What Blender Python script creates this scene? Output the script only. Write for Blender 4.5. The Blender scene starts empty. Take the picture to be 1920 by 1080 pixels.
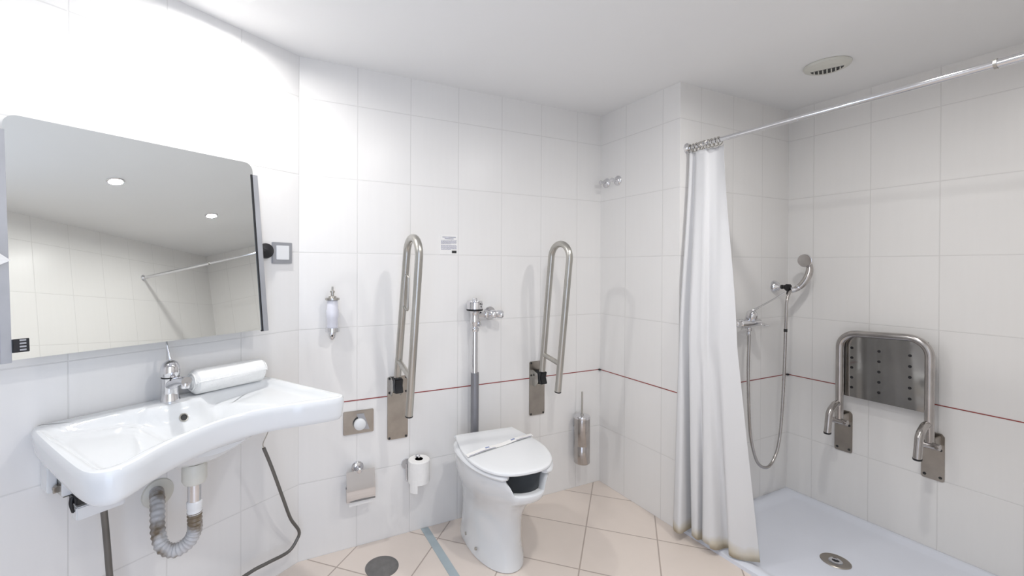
import bpy, bmesh, math, random
from math import sin, cos, pi, radians as R_
from mathutils import Vector as V, Matrix
random.seed(4)
S = bpy.context.scene
COL = S.collection

# ------------------------------------------------------------------ room numbers (metres)
LA, LC, LD, H = 1.6729, 0.5522, 0.8973, 2.1739   # toilet wall, return wall, shower end wall, ceiling
XE = LA + LD                                     # shower side wall
YB = -2.13                                       # wall behind the camera
TH = R_(30.785)                                  # washbasin wall angle
LDIR = V((-cos(TH), -sin(TH), 0)); LNOR = V((sin(TH), -cos(TH), 0))
def LW(t, off, z): return LDIR*t + LNOR*off + V((0, 0, z))

# ------------------------------------------------------------------ camera
cd = bpy.data.cameras.new('camera'); cam = bpy.data.objects.new('camera', cd); COL.objects.link(cam)
F = V((0.440913, 0.897535, -0.005109)); RT = V((0.897548, -0.440895, 0.004354)); UP = V((-0.001655, 0.006505, 0.999977))
mw = Matrix((RT, UP, -F)).transposed().to_4x4(); mw.translation = V((-0.15184, -2.03344, 1.27459)); cam.matrix_world = mw
cd.sensor_width = 36; cd.lens = 826.1170/1920*36; cd.shift_x = (960-892.638)/1920; cd.shift_y = (504.775-540)/1920
cd.clip_start = 0.02
S.camera = cam

# ------------------------------------------------------------------ colour management and world
vs = S.view_settings; vs.view_transform = 'Standard'; vs.look = 'None'; vs.gamma = 1; vs.use_curve_mapping = False
vs.exposure = 0.47
w = bpy.data.worlds.new('world'); S.world = w; w.use_nodes = True
w.node_tree.nodes['Background'].inputs[0].default_value = (.75, .85, 1, 1)
w.node_tree.nodes['Background'].inputs[1].default_value = 1.0

# ------------------------------------------------------------------ lights
def area(name, loc, size, power, col, direction=(0, 0, -1), size_y=None, spread=170):
    l = bpy.data.lights.new(name, 'AREA'); l.energy = power; l.color = col
    l.shape = 'RECTANGLE' if size_y else 'DISK'; l.size = size
    if size_y: l.size_y = size_y
    l.spread = R_(spread)
    o = bpy.data.objects.new(name, l); COL.objects.link(o); o.location = loc
    o.rotation_euler = V(direction).to_track_quat('-Z', 'Y').to_euler(); return o
DOWN = [(-0.20, -0.40, 4.5, 'chrome rimmed ceiling downlight above the washbasin wall'),
        (-0.90, -0.94, 2.6, 'added chrome rimmed ceiling downlight at the far left, unseen outside the picture above the tissue dispenser'),  # added unseen lamp, brightens the far left of the washbasin wall
        (0.65, -1.37, 5.4, 'chrome rimmed ceiling downlight in the middle of the room, left one seen in the mirror'),
        (1.50, -1.35, 4.6, 'chrome rimmed ceiling downlight nearer the shower, right one seen in the mirror')]
for x, y, e, lb in DOWN: area('downlight_lamp', (x, y, H-0.012), 0.07, e, (1, .978, .948), spread=172)
area('added_door_daylight', (-0.30, -2.26, 1.0), 0.88, 5.5, (.62, .74, 1.0), (0, 1, 0), 1.95)  # added cool light through a made-up doorway behind the camera

# ------------------------------------------------------------------ materials
def mat(name, col, rough=.5, metal=0, spec=.5, coat=0, emit=None, trans=0, aniso=0):
    m = bpy.data.materials.new(name); m.use_nodes = True; b = m.node_tree.nodes['Principled BSDF']
    b.inputs['Base Color'].default_value = (*col, 1); b.inputs['Roughness'].default_value = rough
    b.inputs['Metallic'].default_value = metal; b.inputs['Specular IOR Level'].default_value = spec
    b.inputs['Coat Weight'].default_value = coat
    if emit: b.inputs['Emission Color'].default_value = (*emit[0], 1); b.inputs['Emission Strength'].default_value = emit[1]
    return m
def nodes(m): return m.node_tree.nodes, m.node_tree.links, m.node_tree.nodes['Principled BSDF']
def vary(m, scale=6, amt=.06, rough=0, bump=0, bscale=40, stretch=(1, 1, 1)):
    N, Lk, b = nodes(m); tc = N.new('ShaderNodeTexCoord'); mp = N.new('ShaderNodeMapping'); mp.inputs['Scale'].default_value = stretch
    Lk.new(tc.outputs['Object'], mp.inputs[0]); n = N.new('ShaderNodeTexNoise'); n.inputs['Scale'].default_value = scale; n.inputs['Detail'].default_value = 5
    Lk.new(mp.outputs[0], n.inputs['Vector'])
    c = b.inputs['Base Color'].default_value[:3]; r = N.new('ShaderNodeValToRGB')
    r.color_ramp.elements[0].position = .3; r.color_ramp.elements[1].position = .7
    r.color_ramp.elements[0].color = (*[max(0, x*(1-amt)) for x in c], 1); r.color_ramp.elements[1].color = (*[min(1, x*(1+amt)) for x in c], 1)
    Lk.new(n.outputs['Fac'], r.inputs[0]); Lk.new(r.outputs[0], b.inputs['Base Color'])
    if rough:
        mr = N.new('ShaderNodeMapRange'); q = b.inputs['Roughness'].default_value
        mr.inputs['To Min'].default_value = max(0, q-rough); mr.inputs['To Max'].default_value = q+rough
        Lk.new(n.outputs['Fac'], mr.inputs[0]); Lk.new(mr.outputs[0], b.inputs['Roughness'])
    if bump:
        n2 = N.new('ShaderNodeTexNoise'); n2.inputs['Scale'].default_value = bscale; Lk.new(mp.outputs[0], n2.inputs['Vector'])
        bp = N.new('ShaderNodeBump'); bp.inputs['Strength'].default_value = bump; bp.inputs['Distance'].default_value = .002
        Lk.new(n2.outputs['Fac'], bp.inputs['Height']); Lk.new(bp.outputs[0], b.inputs['Normal'])
    return m
def tile_mat(name, col, grout, tw, th_, g, rough, amt, mixf=1.0, streak=True):
    m = mat(name, col, rough, 0, .4); N, Lk, b = nodes(m)
    uv = N.new('ShaderNodeUVMap'); sp = N.new('ShaderNodeSeparateXYZ'); Lk.new(uv.outputs[0], sp.inputs[0])
    def M(op, a, b_=None):
        n = N.new('ShaderNodeMath'); n.operation = op
        for i, v in enumerate((a, b_)):
            if v is None: continue
            if isinstance(v, (int, float)): n.inputs[i].default_value = v
            else: Lk.new(v, n.inputs[i])
        return n.outputs[0]
    def edge(o, size):
        f = M('FRACT', M('DIVIDE', M('ADD', o, 50*size), size))
        d = M('MULTIPLY', M('MINIMUM', f, M('SUBTRACT', 1.0, f)), size)   # metres to nearest joint
        mr = N.new('ShaderNodeMapRange'); mr.inputs['From Min'].default_value = g*.35; mr.inputs['From Max'].default_value = g*.75
        mr.inputs['To Min'].default_value = 1; mr.inputs['To Max'].default_value = 0; Lk.new(d, mr.inputs[0]); return mr.outputs[0]
    e = M('MAXIMUM', edge(sp.outputs[0], tw), edge(sp.outputs[1], th_))
    # tile to tile shade
    cx = M('FLOOR', M('DIVIDE', M('ADD', sp.outputs[0], 50*tw), tw)); cy = M('FLOOR', M('DIVIDE', M('ADD', sp.outputs[1], 50*th_), th_))
    cb = N.new('ShaderNodeCombineXYZ'); Lk.new(cx, cb.inputs[0]); Lk.new(cy, cb.inputs[1])
    wn = N.new('ShaderNodeTexWhiteNoise'); wn.noise_dimensions = '2D'; Lk.new(cb.outputs[0], wn.inputs['Vector'])
    mp = N.new('ShaderNodeMapping'); mp.inputs['Scale'].default_value = (60, 3, 1) if streak else (9, 9, 1); Lk.new(uv.outputs[0], mp.inputs[0])
    ns = N.new('ShaderNodeTexNoise'); ns.inputs['Scale'].default_value = 1.0; ns.inputs['Detail'].default_value = 4; Lk.new(mp.outputs[0], ns.inputs['Vector'])
    fac = M('ADD', M('MULTIPLY', wn.outputs['Value'], .25), M('MULTIPLY', ns.outputs['Fac'], .75))
    r = N.new('ShaderNodeValToRGB'); r.color_ramp.elements[0].position = .2; r.color_ramp.elements[1].position = .8
    r.color_ramp.elements[0].color = (*[x*(1-amt) for x in col], 1); r.color_ramp.elements[1].color = (*[min(1, x*(1+amt)) for x in col], 1)
    Lk.new(fac, r.inputs[0])
    mx = N.new('ShaderNodeMix'); mx.data_type = 'RGBA'; Lk.new(M('MULTIPLY', e, mixf), mx.inputs[0]); Lk.new(r.outputs[0], mx.inputs[6]); mx.inputs[7].default_value = (*grout, 1)
    Lk.new(mx.outputs[2], b.inputs['Base Color'])
    bp = N.new('ShaderNodeBump'); bp.invert = True; bp.inputs['Strength'].default_value = .35; bp.inputs['Distance'].default_value = .002
    Lk.new(e, bp.inputs['Height']); Lk.new(bp.outputs[0], b.inputs['Normal'])
    return m
M_WALL = tile_mat('wall_tile', (.83, .817, .800), (.50, .49, .475), .25, 1/3, .0035, .30, .012, .30)
M_FLOOR = tile_mat('floor_tile', (.75, .665, .60), (.38, .31, .27), .3247, .3247, .005, .35, .035, .85, False)
M_CEIL = vary(mat('ceiling_paint', (.87, .87, .87), .7, 0, .3), 2, .01)
M_CER = vary(mat('white_ceramic', (.76, .775, .785), .10, 0, .5, .3), 3, .006)
M_PLAS = vary(mat('white_plastic', (.78, .79, .80), .25), 3, .01)
M_CHROME = vary(mat('chrome', (.72, .72, .74), .08, 1), 8, .03, .02)
M_STEEL = vary(mat('brushed_steel', (.50, .485, .45), .30, 1), 30, .10, .06, 0, 40, (1, 1, .1))
M_DSTEEL = vary(mat('satin_steel_plate', (.42, .385, .345), .36, 1), 14, .12, .08)
M_SSTEEL = vary(mat('shower_steel', (.50, .475, .46), .20, 1), 20, .10, .06)
M_MIRROR = mat('mirror_glass', (.90, .925, .91), .0, 1)
M_PMIRROR = vary(mat('polished_perforated_steel', (.44, .43, .41), .07, 1), 5, .12, .03)
M_BLACK = vary(mat('black_rubber', (.008, .008, .01), .45), 9, .2)
M_DARK = vary(mat('dark_grey_slot', (.03, .03, .03), .6), 9, .2)
M_GREYP = vary(mat('grey_painted_pipe', (.25, .25, .27), .4, .5), 9, .08)
M_GHOSE = vary(mat('grey_ribbed_hose', (.17, .165, .155), .38, .6), 9, .12)
M_ALU = vary(mat('grey_aluminium', (.42, .43, .46), .35, .6), 9, .06)
M_TOWEL = vary(mat('white_terry', (.86, .86, .85), .9, 0, .1), 60, .03, 0, .8, 400)
M_PAPER = vary(mat('white_paper', (.86, .85, .83), .85, 0, .15), 60, .02, 0, .3, 200)
M_RED = vary(mat('red_glass_border', (.30, .055, .05), .35), 40, .25)
M_TRAY = vary(mat('white_shower_tray', (.76, .79, .87), .22), 4, .015)
M_STRIP = vary(mat('blue_grey_strip', (.40, .47, .50), .45), 6, .10)
M_COVER = vary(mat('grey_drain_cover', (.20, .195, .19), .45, .5), 30, .12)
M_VENT = vary(mat('cream_vent_plastic', (.66, .655, .60), .5), 6, .04)
M_LENS = mat('lamp_lens', (1, 1, 1), .3, emit=((.80, .87, 1), 30))
M_LIQ = vary(mat('soap_bottle_plastic', (.74, .74, .80), .2), 30, .06)
M_OLDWHITE = vary(mat('yellowed_plastic', (.68, .67, .61), .4), 10, .06)
M_INK = vary(mat('grey_print', (.33, .33, .42), .8), 90, .3)
M_BLUEINK = vary(mat('blue_print', (.25, .30, .50), .8), 90, .2)
def siphon_mat():
    m = mat('dirty_corrugated_plastic', (.45, .44, .42), .35); N, Lk, b = nodes(m)
    tc = N.new('ShaderNodeTexCoord'); n = N.new('ShaderNodeTexNoise'); n.inputs['Scale'].default_value = 14; n.inputs['Detail'].default_value = 4
    Lk.new(tc.outputs['Object'], n.inputs['Vector']); r = N.new('ShaderNodeValToRGB')
    r.color_ramp.elements[0].position = .42; r.color_ramp.elements[0].color = (.17, .13, .085, 1)
    r.color_ramp.elements[1].position = .56; r.color_ramp.elements[1].color = (.52, .52, .53, 1)
    Lk.new(n.outputs['Fac'], r.inputs[0]); Lk.new(r.outputs[0], b.inputs['Base Color']); return m
M_SIPHON = siphon_mat()
def curtain_mat():
    m = bpy.data.materials.new('white_curtain_fabric'); m.use_nodes = True; N = m.node_tree.nodes; Lk = m.node_tree.links; b = N['Principled BSDF']
    b.inputs['Roughness'].default_value = .8; b.inputs['Specular IOR Level'].default_value = .2
    uv = N.new('ShaderNodeUVMap'); sp = N.new('ShaderNodeSeparateXYZ'); Lk.new(uv.outputs[0], sp.inputs[0])
    n = N.new('ShaderNodeTexNoise'); n.inputs['Scale'].default_value = 9; n.inputs['Detail'].default_value = 3; Lk.new(uv.outputs[0], n.inputs['Vector'])
    a = N.new('ShaderNodeMath'); a.operation = 'MULTIPLY_ADD'; Lk.new(n.outputs['Fac'], a.inputs[0]); a.inputs[1].default_value = .07; Lk.new(sp.outputs[1], a.inputs[2])
    r = N.new('ShaderNodeValToRGB'); e = r.color_ramp.elements; e[0].position = .05; e[0].color = (.46, .38, .24, 1); e[1].position = .125; e[1].color = (.84, .84, .85, 1)
    q = r.color_ramp.elements.new(.085); q.color = (.72, .66, .54, 1)
    Lk.new(a.outputs[0], r.inputs[0]); Lk.new(r.outputs[0], b.inputs['Base Color'])
    t = N.new('ShaderNodeBsdfTranslucent'); Lk.new(r.outputs[0], t.inputs[0]); mx = N.new('ShaderNodeMixShader'); mx.inputs[0].default_value = .18
    Lk.new(b.outputs[0], mx.inputs[1]); Lk.new(t.outputs[0], mx.inputs[2]); Lk.new(mx.outputs[0], N['Material Output'].inputs[0])
    return m
M_CURTAIN = curtain_mat()

# ------------------------------------------------------------------ mesh helpers
def obj(name, data, m, parent=None, smooth=True, bevel=0, angle=40, seg=2):
    """data = list of (verts, faces) pieces of ONE part"""
    vs_, fs = [], []
    for v, f in data:
        k = len(vs_); vs_ += [tuple(p) for p in v]; fs += [tuple(i+k for i in q) for q in f]
    if parent is not None:
        q = parent.matrix_basis.inverted()
        vs_ = [tuple(q @ V(p)) for p in vs_] if parent.get('world_coords') else vs_
    me = bpy.data.meshes.new(name); me.from_pydata(vs_, [], fs)
    bm = bmesh.new(); bm.from_mesh(me); bmesh.ops.recalc_face_normals(bm, faces=bm.faces)
    if bevel:
        ed = [e for e in bm.edges if len(e.link_faces) == 2 and e.calc_face_angle(0) > R_(angle)]
        bmesh.ops.bevel(bm, geom=ed, offset=bevel, segments=seg, affect='EDGES', clamp_overlap=True)
    bm.to_mesh(me); bm.free()
    if smooth:
        for p in me.polygons: p.use_smooth = True
        try: me.set_sharp_from_angle(angle=R_(38))
        except Exception: pass
    me.materials.append(m)
    o = bpy.data.objects.new(name, me); COL.objects.link(o)
    if parent is not None: o.parent = parent
    return o
def thing(name, label, cat, loc, group=None, mat_=None):
    """Empty at the base of the thing; parts are modelled in world coordinates and moved into its space"""
    o = bpy.data.objects.new(name, None); COL.objects.link(o); o.location = loc; o.empty_display_size = .05
    if mat_ is not None: o.matrix_basis = mat_
    else: o.matrix_basis = Matrix.Translation(V(loc))
    o['label'] = label; o['category'] = cat
    if group: o['group'] = group
    return o
class T:                                          # builder: parts given in world space
    def __init__(s, name, label, cat, loc, group=None):
        s.o = thing(name, label, cat, loc, group); s.inv = s.o.matrix_basis.inverted()
    def part(s, name, data, m, parent=None, label=None, **k):
        d = [([s.inv @ V(p) for p in v], f) for v, f in data]
        q = obj(name, d, m, parent or s.o, **k)
        if label: q['label'] = label
        return q
def single(name, data, m, label, cat, loc=None, group=None, **k):
    if loc is None: loc = sum((V(p) for p in data[0][0]), V())/len(data[0][0])
    d = [([V(p)-V(loc) for p in v], f) for v, f in data]
    o = obj(name, d, m, None, **k); o.location = loc; o['label'] = label; o['category'] = cat
    if group: o['group'] = group
    return o
def struct(name, data, m, **k):
    o = obj(name, data, m, None, **k); o['kind'] = 'structure'; return o
def box(x0, x1, y0, y1, z0, z1, mx=None):
    v = [V((x, y, z)) for x in (x0, x1) for y in (y0, y1) for z in (z0, z1)]
    if mx is not None: v = [mx @ p for p in v]
    return v, [(0, 1, 3, 2), (4, 6, 7, 5), (0, 4, 5, 1), (2, 3, 7, 6), (0, 2, 6, 4), (1, 5, 7, 3)]
def lbox(t0, t1, o0, o1, z0, z1):                  # box on the washbasin wall: along, off, height
    v = [LW(t, o, z) for t in (t0, t1) for o in (o0, o1) for z in (z0, z1)]
    return v, [(0, 1, 3, 2), (4, 6, 7, 5), (0, 4, 5, 1), (2, 3, 7, 6), (0, 2, 6, 4), (1, 5, 7, 3)]
def spline(P, n=8, closed=False):
    P = [V(p) for p in P]; out = []; N = len(P); m = N if closed else N-1
    for i in range(m):
        g = (lambda j: P[j % N]) if closed else (lambda j: P[min(max(j, 0), N-1)])
        a, b, c, d = g(i-1), g(i), g(i+1), g(i+2)
        for k in range(n):
            t = k/n; out.append(.5*((2*b)+(c-a)*t+(2*a-5*b+4*c-d)*t*t+(3*b-a-3*c+d)*t**3))
    if not closed: out.append(P[-1])
    return out
def fillet(P, rad, n=8):                            # polyline with rounded corners
    P = [V(p) for p in P]; out = [P[0]]
    for i in range(1, len(P)-1):
        a = (P[i-1]-P[i]); b = (P[i+1]-P[i]); la, lb = a.length, b.length; a.normalize(); b.normalize()
        ang = a.angle(b); d = min(rad/math.tan(ang/2), la*.49, lb*.49)
        r = d*math.tan(ang/2); c = P[i]+(a+b).normalized()*(r/sin(ang/2)); s, e = P[i]+a*d-c, P[i]+b*d-c
        for k in range(n+1):
            w0, w1 = sin((1-k/n)*(pi-ang)), sin(k/n*(pi-ang)); out.append(c+(s*w0+e*w1)/max(1e-9, sin(pi-ang)))
    out.append(P[-1]); return out
def tube(P, r, n=14, cap=True, rfun=None, flat=1.0, up=None):
    P = [V(p) for p in P]; q = [P[0]]
    for p in P[1:]:
        if (p-q[-1]).length > 1e-5: q.append(p)
    P = q; vs_, fs = [], []
    T0 = (P[1]-P[0]).normalized(); u = V(up) if up else (V((0, 0, 1)) if abs(T0.z) < .9 else V((1, 0, 0)))
    nrm = (u-T0*u.dot(T0)).normalized()
    for i, p in enumerate(P):
        t = ((P[min(i+1, len(P)-1)]-p).normalized()+(p-P[max(i-1, 0)]).normalized()).normalized() if 0 < i < len(P)-1 else ((P[1]-P[0]) if i == 0 else (P[-1]-P[-2])).normalized()
        nrm = (nrm-t*nrm.dot(t)).normalized(); bn = t.cross(nrm); rr = r*(rfun(i/(len(P)-1)) if rfun else 1)
        for k in range(n):
            a = 2*pi*k/n; vs_.append(p+(nrm*cos(a)*flat+bn*sin(a))*rr)
    for i in range(len(P)-1):
        for k in range(n):
            a, b = i*n+k, i*n+(k+1) % n; fs.append((a, b, b+n, a+n))
    if cap: fs.append(tuple(range(n-1, -1, -1))); fs.append(tuple(range((len(P)-1)*n, len(P)*n)))
    return vs_, fs
def lathe(prof, org, axis=(0, 0, 1), n=28):          # prof = [(radius, height)]
    ax = V(axis).normalized(); u = ax.orthogonal().normalized(); w_ = ax.cross(u); vs_, fs = [], []
    for r, h in prof:
        for k in range(n):
            a = 2*pi*k/n; vs_.append(V(org)+ax*h+(u*cos(a)+w_*sin(a))*max(r, 1e-5))
    for i in range(len(prof)-1):
        for k in range(n):
            a, b = i*n+k, i*n+(k+1) % n; fs.append((a, b, b+n, a+n))
    if prof[0][0] > 1e-4: fs.append(tuple(range(n-1, -1, -1)))
    if prof[-1][0] > 1e-4: fs.append(tuple(range((len(prof)-1)*n, len(prof)*n)))
    return vs_, fs
def cyl(a, b, r, n=24): return tube([a, b], r, n)
def disc(org, axis, r, h, bev=.001, n=28):
    return lathe([(0, 0), (r, 0), (r, h-bev), (r-bev, h), (0, h)], org, axis, n)
def loft(rings, cap0=True, cap1=True):
    vs_, fs = [], []; n = len(rings[0])
    for r in rings: vs_ += [V(p) for p in r]
    for i in range(len(rings)-1):
        for k in range(n):
            a, b = i*n+k, i*n+(k+1) % n; fs.append((a, b, b+n, a+n))
    if cap0: fs.append(tuple(range(n-1, -1, -1)))
    if cap1: fs.append(tuple(range((len(rings)-1)*n, len(rings)*n)))
    return vs_, fs
def rrect(cx, cy, hw, hh, r, n=5):
    out = []
    for sx, sy, a0 in ((1, 1, 0), (-1, 1, pi/2), (-1, -1, pi), (1, -1, 3*pi/2)):
        for k in range(n+1):
            a = a0+pi/2*k/n; out.append((cx+sx*(hw-r)+r*cos(a), cy+sy*(hh-r)+r*sin(a)))
    return out
def plate(pts2, frame, t0, t1):                      # outline in (a,b) extruded from t0 to t1 along frame normal
    f = frame; return loft([[f(a, b, t0) for a, b in pts2], [f(a, b, t1) for a, b in pts2]])
FA = lambda a, b, o: V((a, -o, b))                   # on the toilet wall
FE = lambda a, b, o: V((XE-o, a, b))                 # on the shower side wall
FD = lambda a, b, o: V((a, -LC-o, b))                # on the shower end wall
FC = lambda a, b, o: V((LA-o, a, b))
FL = lambda a, b, o: LW(a, o, b)

# ------------------------------------------------------------------ room shell
def wall(name, P, Q, u0, z0=0, z1=H, m=M_WALL, inward=None, th_=.1):
    """slab whose room face runs from P to Q; UVs in metres (u starts at u0 at P)"""
    P, Q = V((*P, 0)), V((*Q, 0)); d = (Q-P); n = V((d.y, -d.x, 0)).normalized()
    if n.dot(V(inward)-P) > 0: n = -n                # n points out of the room
    v = [p+V((0, 0, z)) for z in (z0, z1) for p in (P, Q, Q+n*th_, P+n*th_)]
    f = [(0, 1, 5, 4), (1, 2, 6, 5), (2, 3, 7, 6), (3, 0, 4, 7), (0, 3, 2, 1), (4, 5, 6, 7)]
    o = struct(name, [(v, f)], m, smooth=False); uv = o.data.uv_layers.new(name='UVMap'); L_ = d.length; dn = d.normalized()
    for li, lp in enumerate(o.data.loops):
        p = o.data.vertices[lp.vertex_index].co; uv.data[li].uv = (u0+(p-P).dot(dn), p.z)
    return o
IN = (1.0, -1.3, 0)
LE = LDIR*1.9
wall('wall_back', (0, 0), (LA+.1, 0), .0033, inward=IN)
wall('wall_left', (0, 0), (LE.x, LE.y), 0, inward=IN)
wall('wall_return', (LA, 0), (LA, -LC+.0008), .05, inward=(0, -1, 0))
wall('wall_shower_end', (LA+.0008, -LC), (XE+.1, -LC), .10, inward=(2, -1, 0), th_=.1)
wall('wall_right', (XE, -LC), (XE, YB-.1), -.128, inward=IN)
XD = LE.x
wall('wall_front', (.15, YB), (XE+.1, YB), .05, inward=IN)
wall('wall_front_left', (XD-.1, YB), (-.75, YB), .05, inward=IN)
wall('wall_front_above', (-.75, YB), (.15, YB), .05, z0=2.0, inward=IN)
wall('wall_far_left', (XD, LE.y), (XD, YB), 0, inward=IN)
for nm, x0, x1, z0, z1 in (('trim_1', -.75, -.71, 0, 2.0), ('trim_2', .11, .15, 0, 2.0), ('trim_3', -.71, .11, 1.96, 2.0)):
    struct(nm, [box(x0, x1, YB-.1, YB+.01, z0, z1)], M_PLAS, smooth=False)
# floor outline with a cut out for the tray is not needed: the tray sits on the slab
def flat(name, z0, z1, m, uvrot=None):
    P = [(0, 0), (LA, 0), (LA, -LC), (XE, -LC), (XE, YB), (XD, YB), (XD, LE.y)]
    v = [(x, y, z0) for x, y in P]+[(x, y, z1) for x, y in P]; n = len(P)
    f = [tuple(range(n)), tuple(range(n, 2*n))]+[(i, (i+1) % n, (i+1) % n+n, i+n) for i in range(n)]
    o = struct(name, [(v, f)], m, smooth=False); uv = o.data.uv_layers.new(name='UVMap')
    a = R_(45.1); ax = V((cos(a), -sin(a), 0)); ay = V((cos(a), sin(a), 0)); o0 = V((1.2921, -.3348, 0))
    for li, lp in enumerate(o.data.loops):
        p = o.data.vertices[lp.vertex_index].co-o0; uv.data[li].uv = (p.dot(ax), p.dot(ay))
    return o
flat('floor', -.1, 0, M_FLOOR); flat('ceiling', H, H+.1, M_CEIL)
# thin red border line in the tiling
ZR = 2/3
struct('trim_4', [box(0.0, LA, -.0012, .001, ZR-.0022, ZR+.0022)], M_RED, smooth=False)
struct('trim_5', [box(LA-.0012, LA+.001, -LC, 0, ZR-.0022, ZR+.0022)], M_RED, smooth=False)
struct('trim_6', [box(LA, XE, -LC-.0012, -LC+.001, ZR-.0022, ZR+.0022)], M_RED, smooth=False)
struct('trim_7', [box(XE-.0012, XE+.001, YB, -LC, ZR-.0022, ZR+.0022)], M_RED, smooth=False)
def knob_at(p, label):
    single('tile_corner_button', [lathe([(0, -.006), (.006, -.004), (.0085, 0), (.006, .004), (0, .006)], p, (0, 0, 1), 16)], M_BLACK, label, 'tile button')
knob_at((LA-.006, -.006, ZR), 'small black button on the red border line in the corner right of the toilet')
knob_at((XE-.006, -LC-.006, ZR), 'small black button on the red border line in the shower corner')
o = single('floor_strip', [box(.553, .590, -1.0, -.004, 0, .0025)], M_STRIP, 'blue-grey strip let into the floor running out from the wall left of the toilet', 'strip', loc=(.57, -.5, 0))

# ------------------------------------------------------------------ shower tray
def tray():
    x0, x1, y0, y1 = LA+.008, XE-.001, -1.95, -LC-.001; zt = .020; dx, dy = 2.09, -1.015; nx, ny = 44, 60
    vs_, fs = [], []
    for j in range(ny+1):
        for i in range(nx+1):
            x = x0+(x1-x0)*i/nx; y = y0+(y1-y0)*j/ny
            d = min(x-x0, x1-x, y-y0, y1-y); lipw = .035
            s = min(1, max(0, (d-lipw)/.03)); s = s*s*(3-2*s); rr = math.hypot(x-dx, y-dy)
            z = zt+.002 - s*(.008+.008*max(0, 1-rr/.8))
            if d <= 1e-6: z = zt-.003
            vs_.append((x, y, z))
    W = nx+1
    for j in range(ny):
        for i in range(nx): a = j*W+i; fs.append((a, a+1, a+1+W, a+W))
    b = [i for i in range(W)]+[j*W+nx for j in range(1, ny+1)]+[ny*W+i for i in range(nx-1, -1, -1)]+[j*W for j in range(ny-1, 0, -1)]
    k = len(vs_); vs_ += [(vs_[i][0], vs_[i][1], 0.0) for i in b]; n = len(b)
    for q in range(n): fs.append((b[q], b[(q+1) % n], k+(q+1) % n, k+q))
    return vs_, fs
t = T('shower_tray', 'low white shower tray on the floor below the folding seat', 'shower tray', (2.12, -1.25, 0))
t.part('tray', [tray()], M_TRAY)
dr = t.part('drain', [lathe([(0, 0), (.052, 0), (.055, .002), (.052, .0045), (.044, .0035), (.026, .0025), (.024, .0005), (0, .0005)], (2.09, -1.015, .0055), (0, 0, 1), 36)], M_DSTEEL, label='round steel drain cover')
t.part('strainer', [lathe([(.012, 0), (.021, .003), (.024, .0035), (.021, .0055), (.013, .004), (.012, .001)], (2.09, -1.015, .0065), (0, 0, 1), 30)], M_CHROME, parent=dr)
t.part('drain_hole', [disc((2.09, -1.015, .0075), (0, 0, 1), .0125, .001, .0003)], M_BLACK, parent=dr)
single('floor_drain', [lathe([(0, 0), (.070, 0), (.070, .002), (.067, .0035), (0, .0035)], (.316, -.188, 0), (0, 0, 1), 40)], M_COVER, 'round grey metal drain cover in the tiled floor below the roll holder', 'floor drain', loc=(.316, -.188, 0))

# ------------------------------------------------------------------ downlights
for x, y, e, lb in DOWN:
    t = T('ceiling_downlight', lb, 'ceiling light', (x, y, H), 'recessed ceiling downlights')
    t.part('rim', [lathe([(.030, 0), (.045, 0), (.045, -.003), (.041, -.006), (.032, -.005), (.030, 0)], (x, y, H), (0, 0, 1), 32)], M_CHROME)
    t.part('lens', [disc((x, y, H-.002), (0, 0, -1), .031, .002, .0005)], M_LENS)
# ------------------------------------------------------------------ ceiling vent
vx, vy = 2.095, -.965
t = T('ceiling_vent', 'round cream extractor vent with a slatted opening in the ceiling over the shower', 'vent', (vx, vy, H))
t.part('housing', [lathe([(0, 0), (.084, 0), (.086, -.004), (.082, -.012), (.064, -.020), (.058, -.022), (0, -.022)], (vx, vy, H), (0, 0, 1), 44)], M_VENT)
zv = H-.0225
def half(r, n=18): return [(r*cos(pi+pi*i/n)*1.0, r*sin(pi+pi*i/n)*.93+.010) for i in range(n+1)]
def FV(a, b, o): c_, s_ = cos(VR), sin(VR); return V((vx+a*c_-b*s_, vy+a*s_+b*c_, H-o))
VR = R_(115)
t.part('opening', [plate(half(.058), FV, .0205, .0225)], M_DARK, smooth=False)
for k in range(7):
    a = -.045+.015*k; q = .93*math.sqrt(max(0, .058**2-a*a))*.97
    t.part('slat', [plate([(a-.0022, .008), (a+.0022, .008), (a+.0022, .010-q), (a-.0022, .010-q)], FV, .0225, .025)], M_VENT, smooth=False)

# ------------------------------------------------------------------ mirror (tilts on two pivots)
AL = R_(7.3); ZM, OM = 1.335, .056
ME_X = LDIR; ME_N = LNOR*cos(AL)+V((0, 0, 1))*sin(AL); ME_Z = V((0, 0, 1))*cos(AL)-LNOR*sin(AL)
def MM(a, b, o): return ME_X*a + (LNOR*OM+V((0, 0, ZM))) + ME_Z*b + ME_N*o     # a = along the wall, b = up the glass
t = T('tilting_mirror', 'large frameless mirror with rounded top corners tilted on side bars above the washbasin', 'mirror', tuple(LW(.545, 0, 1.03)))
a0, a1, b0, b1 = .216, .884, -.302, .338
def topround(a0, a1, b0, b1, r, n=8):
    P = [(a0, b0), (a1, b0)]
    for k in range(n+1): q = pi/2*k/n; P.append((a1-r+r*cos(q), b1-r+r*sin(q)))
    for k in range(n+1): q = pi/2+pi/2*k/n; P.append((a0+r+r*cos(q), b1-r+r*sin(q)))
    return P
t.part('mirror_glass', [plate(topround(a0, a1, b0, b1, .03), MM, -.005, 0)], M_MIRROR, smooth=False)
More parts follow.
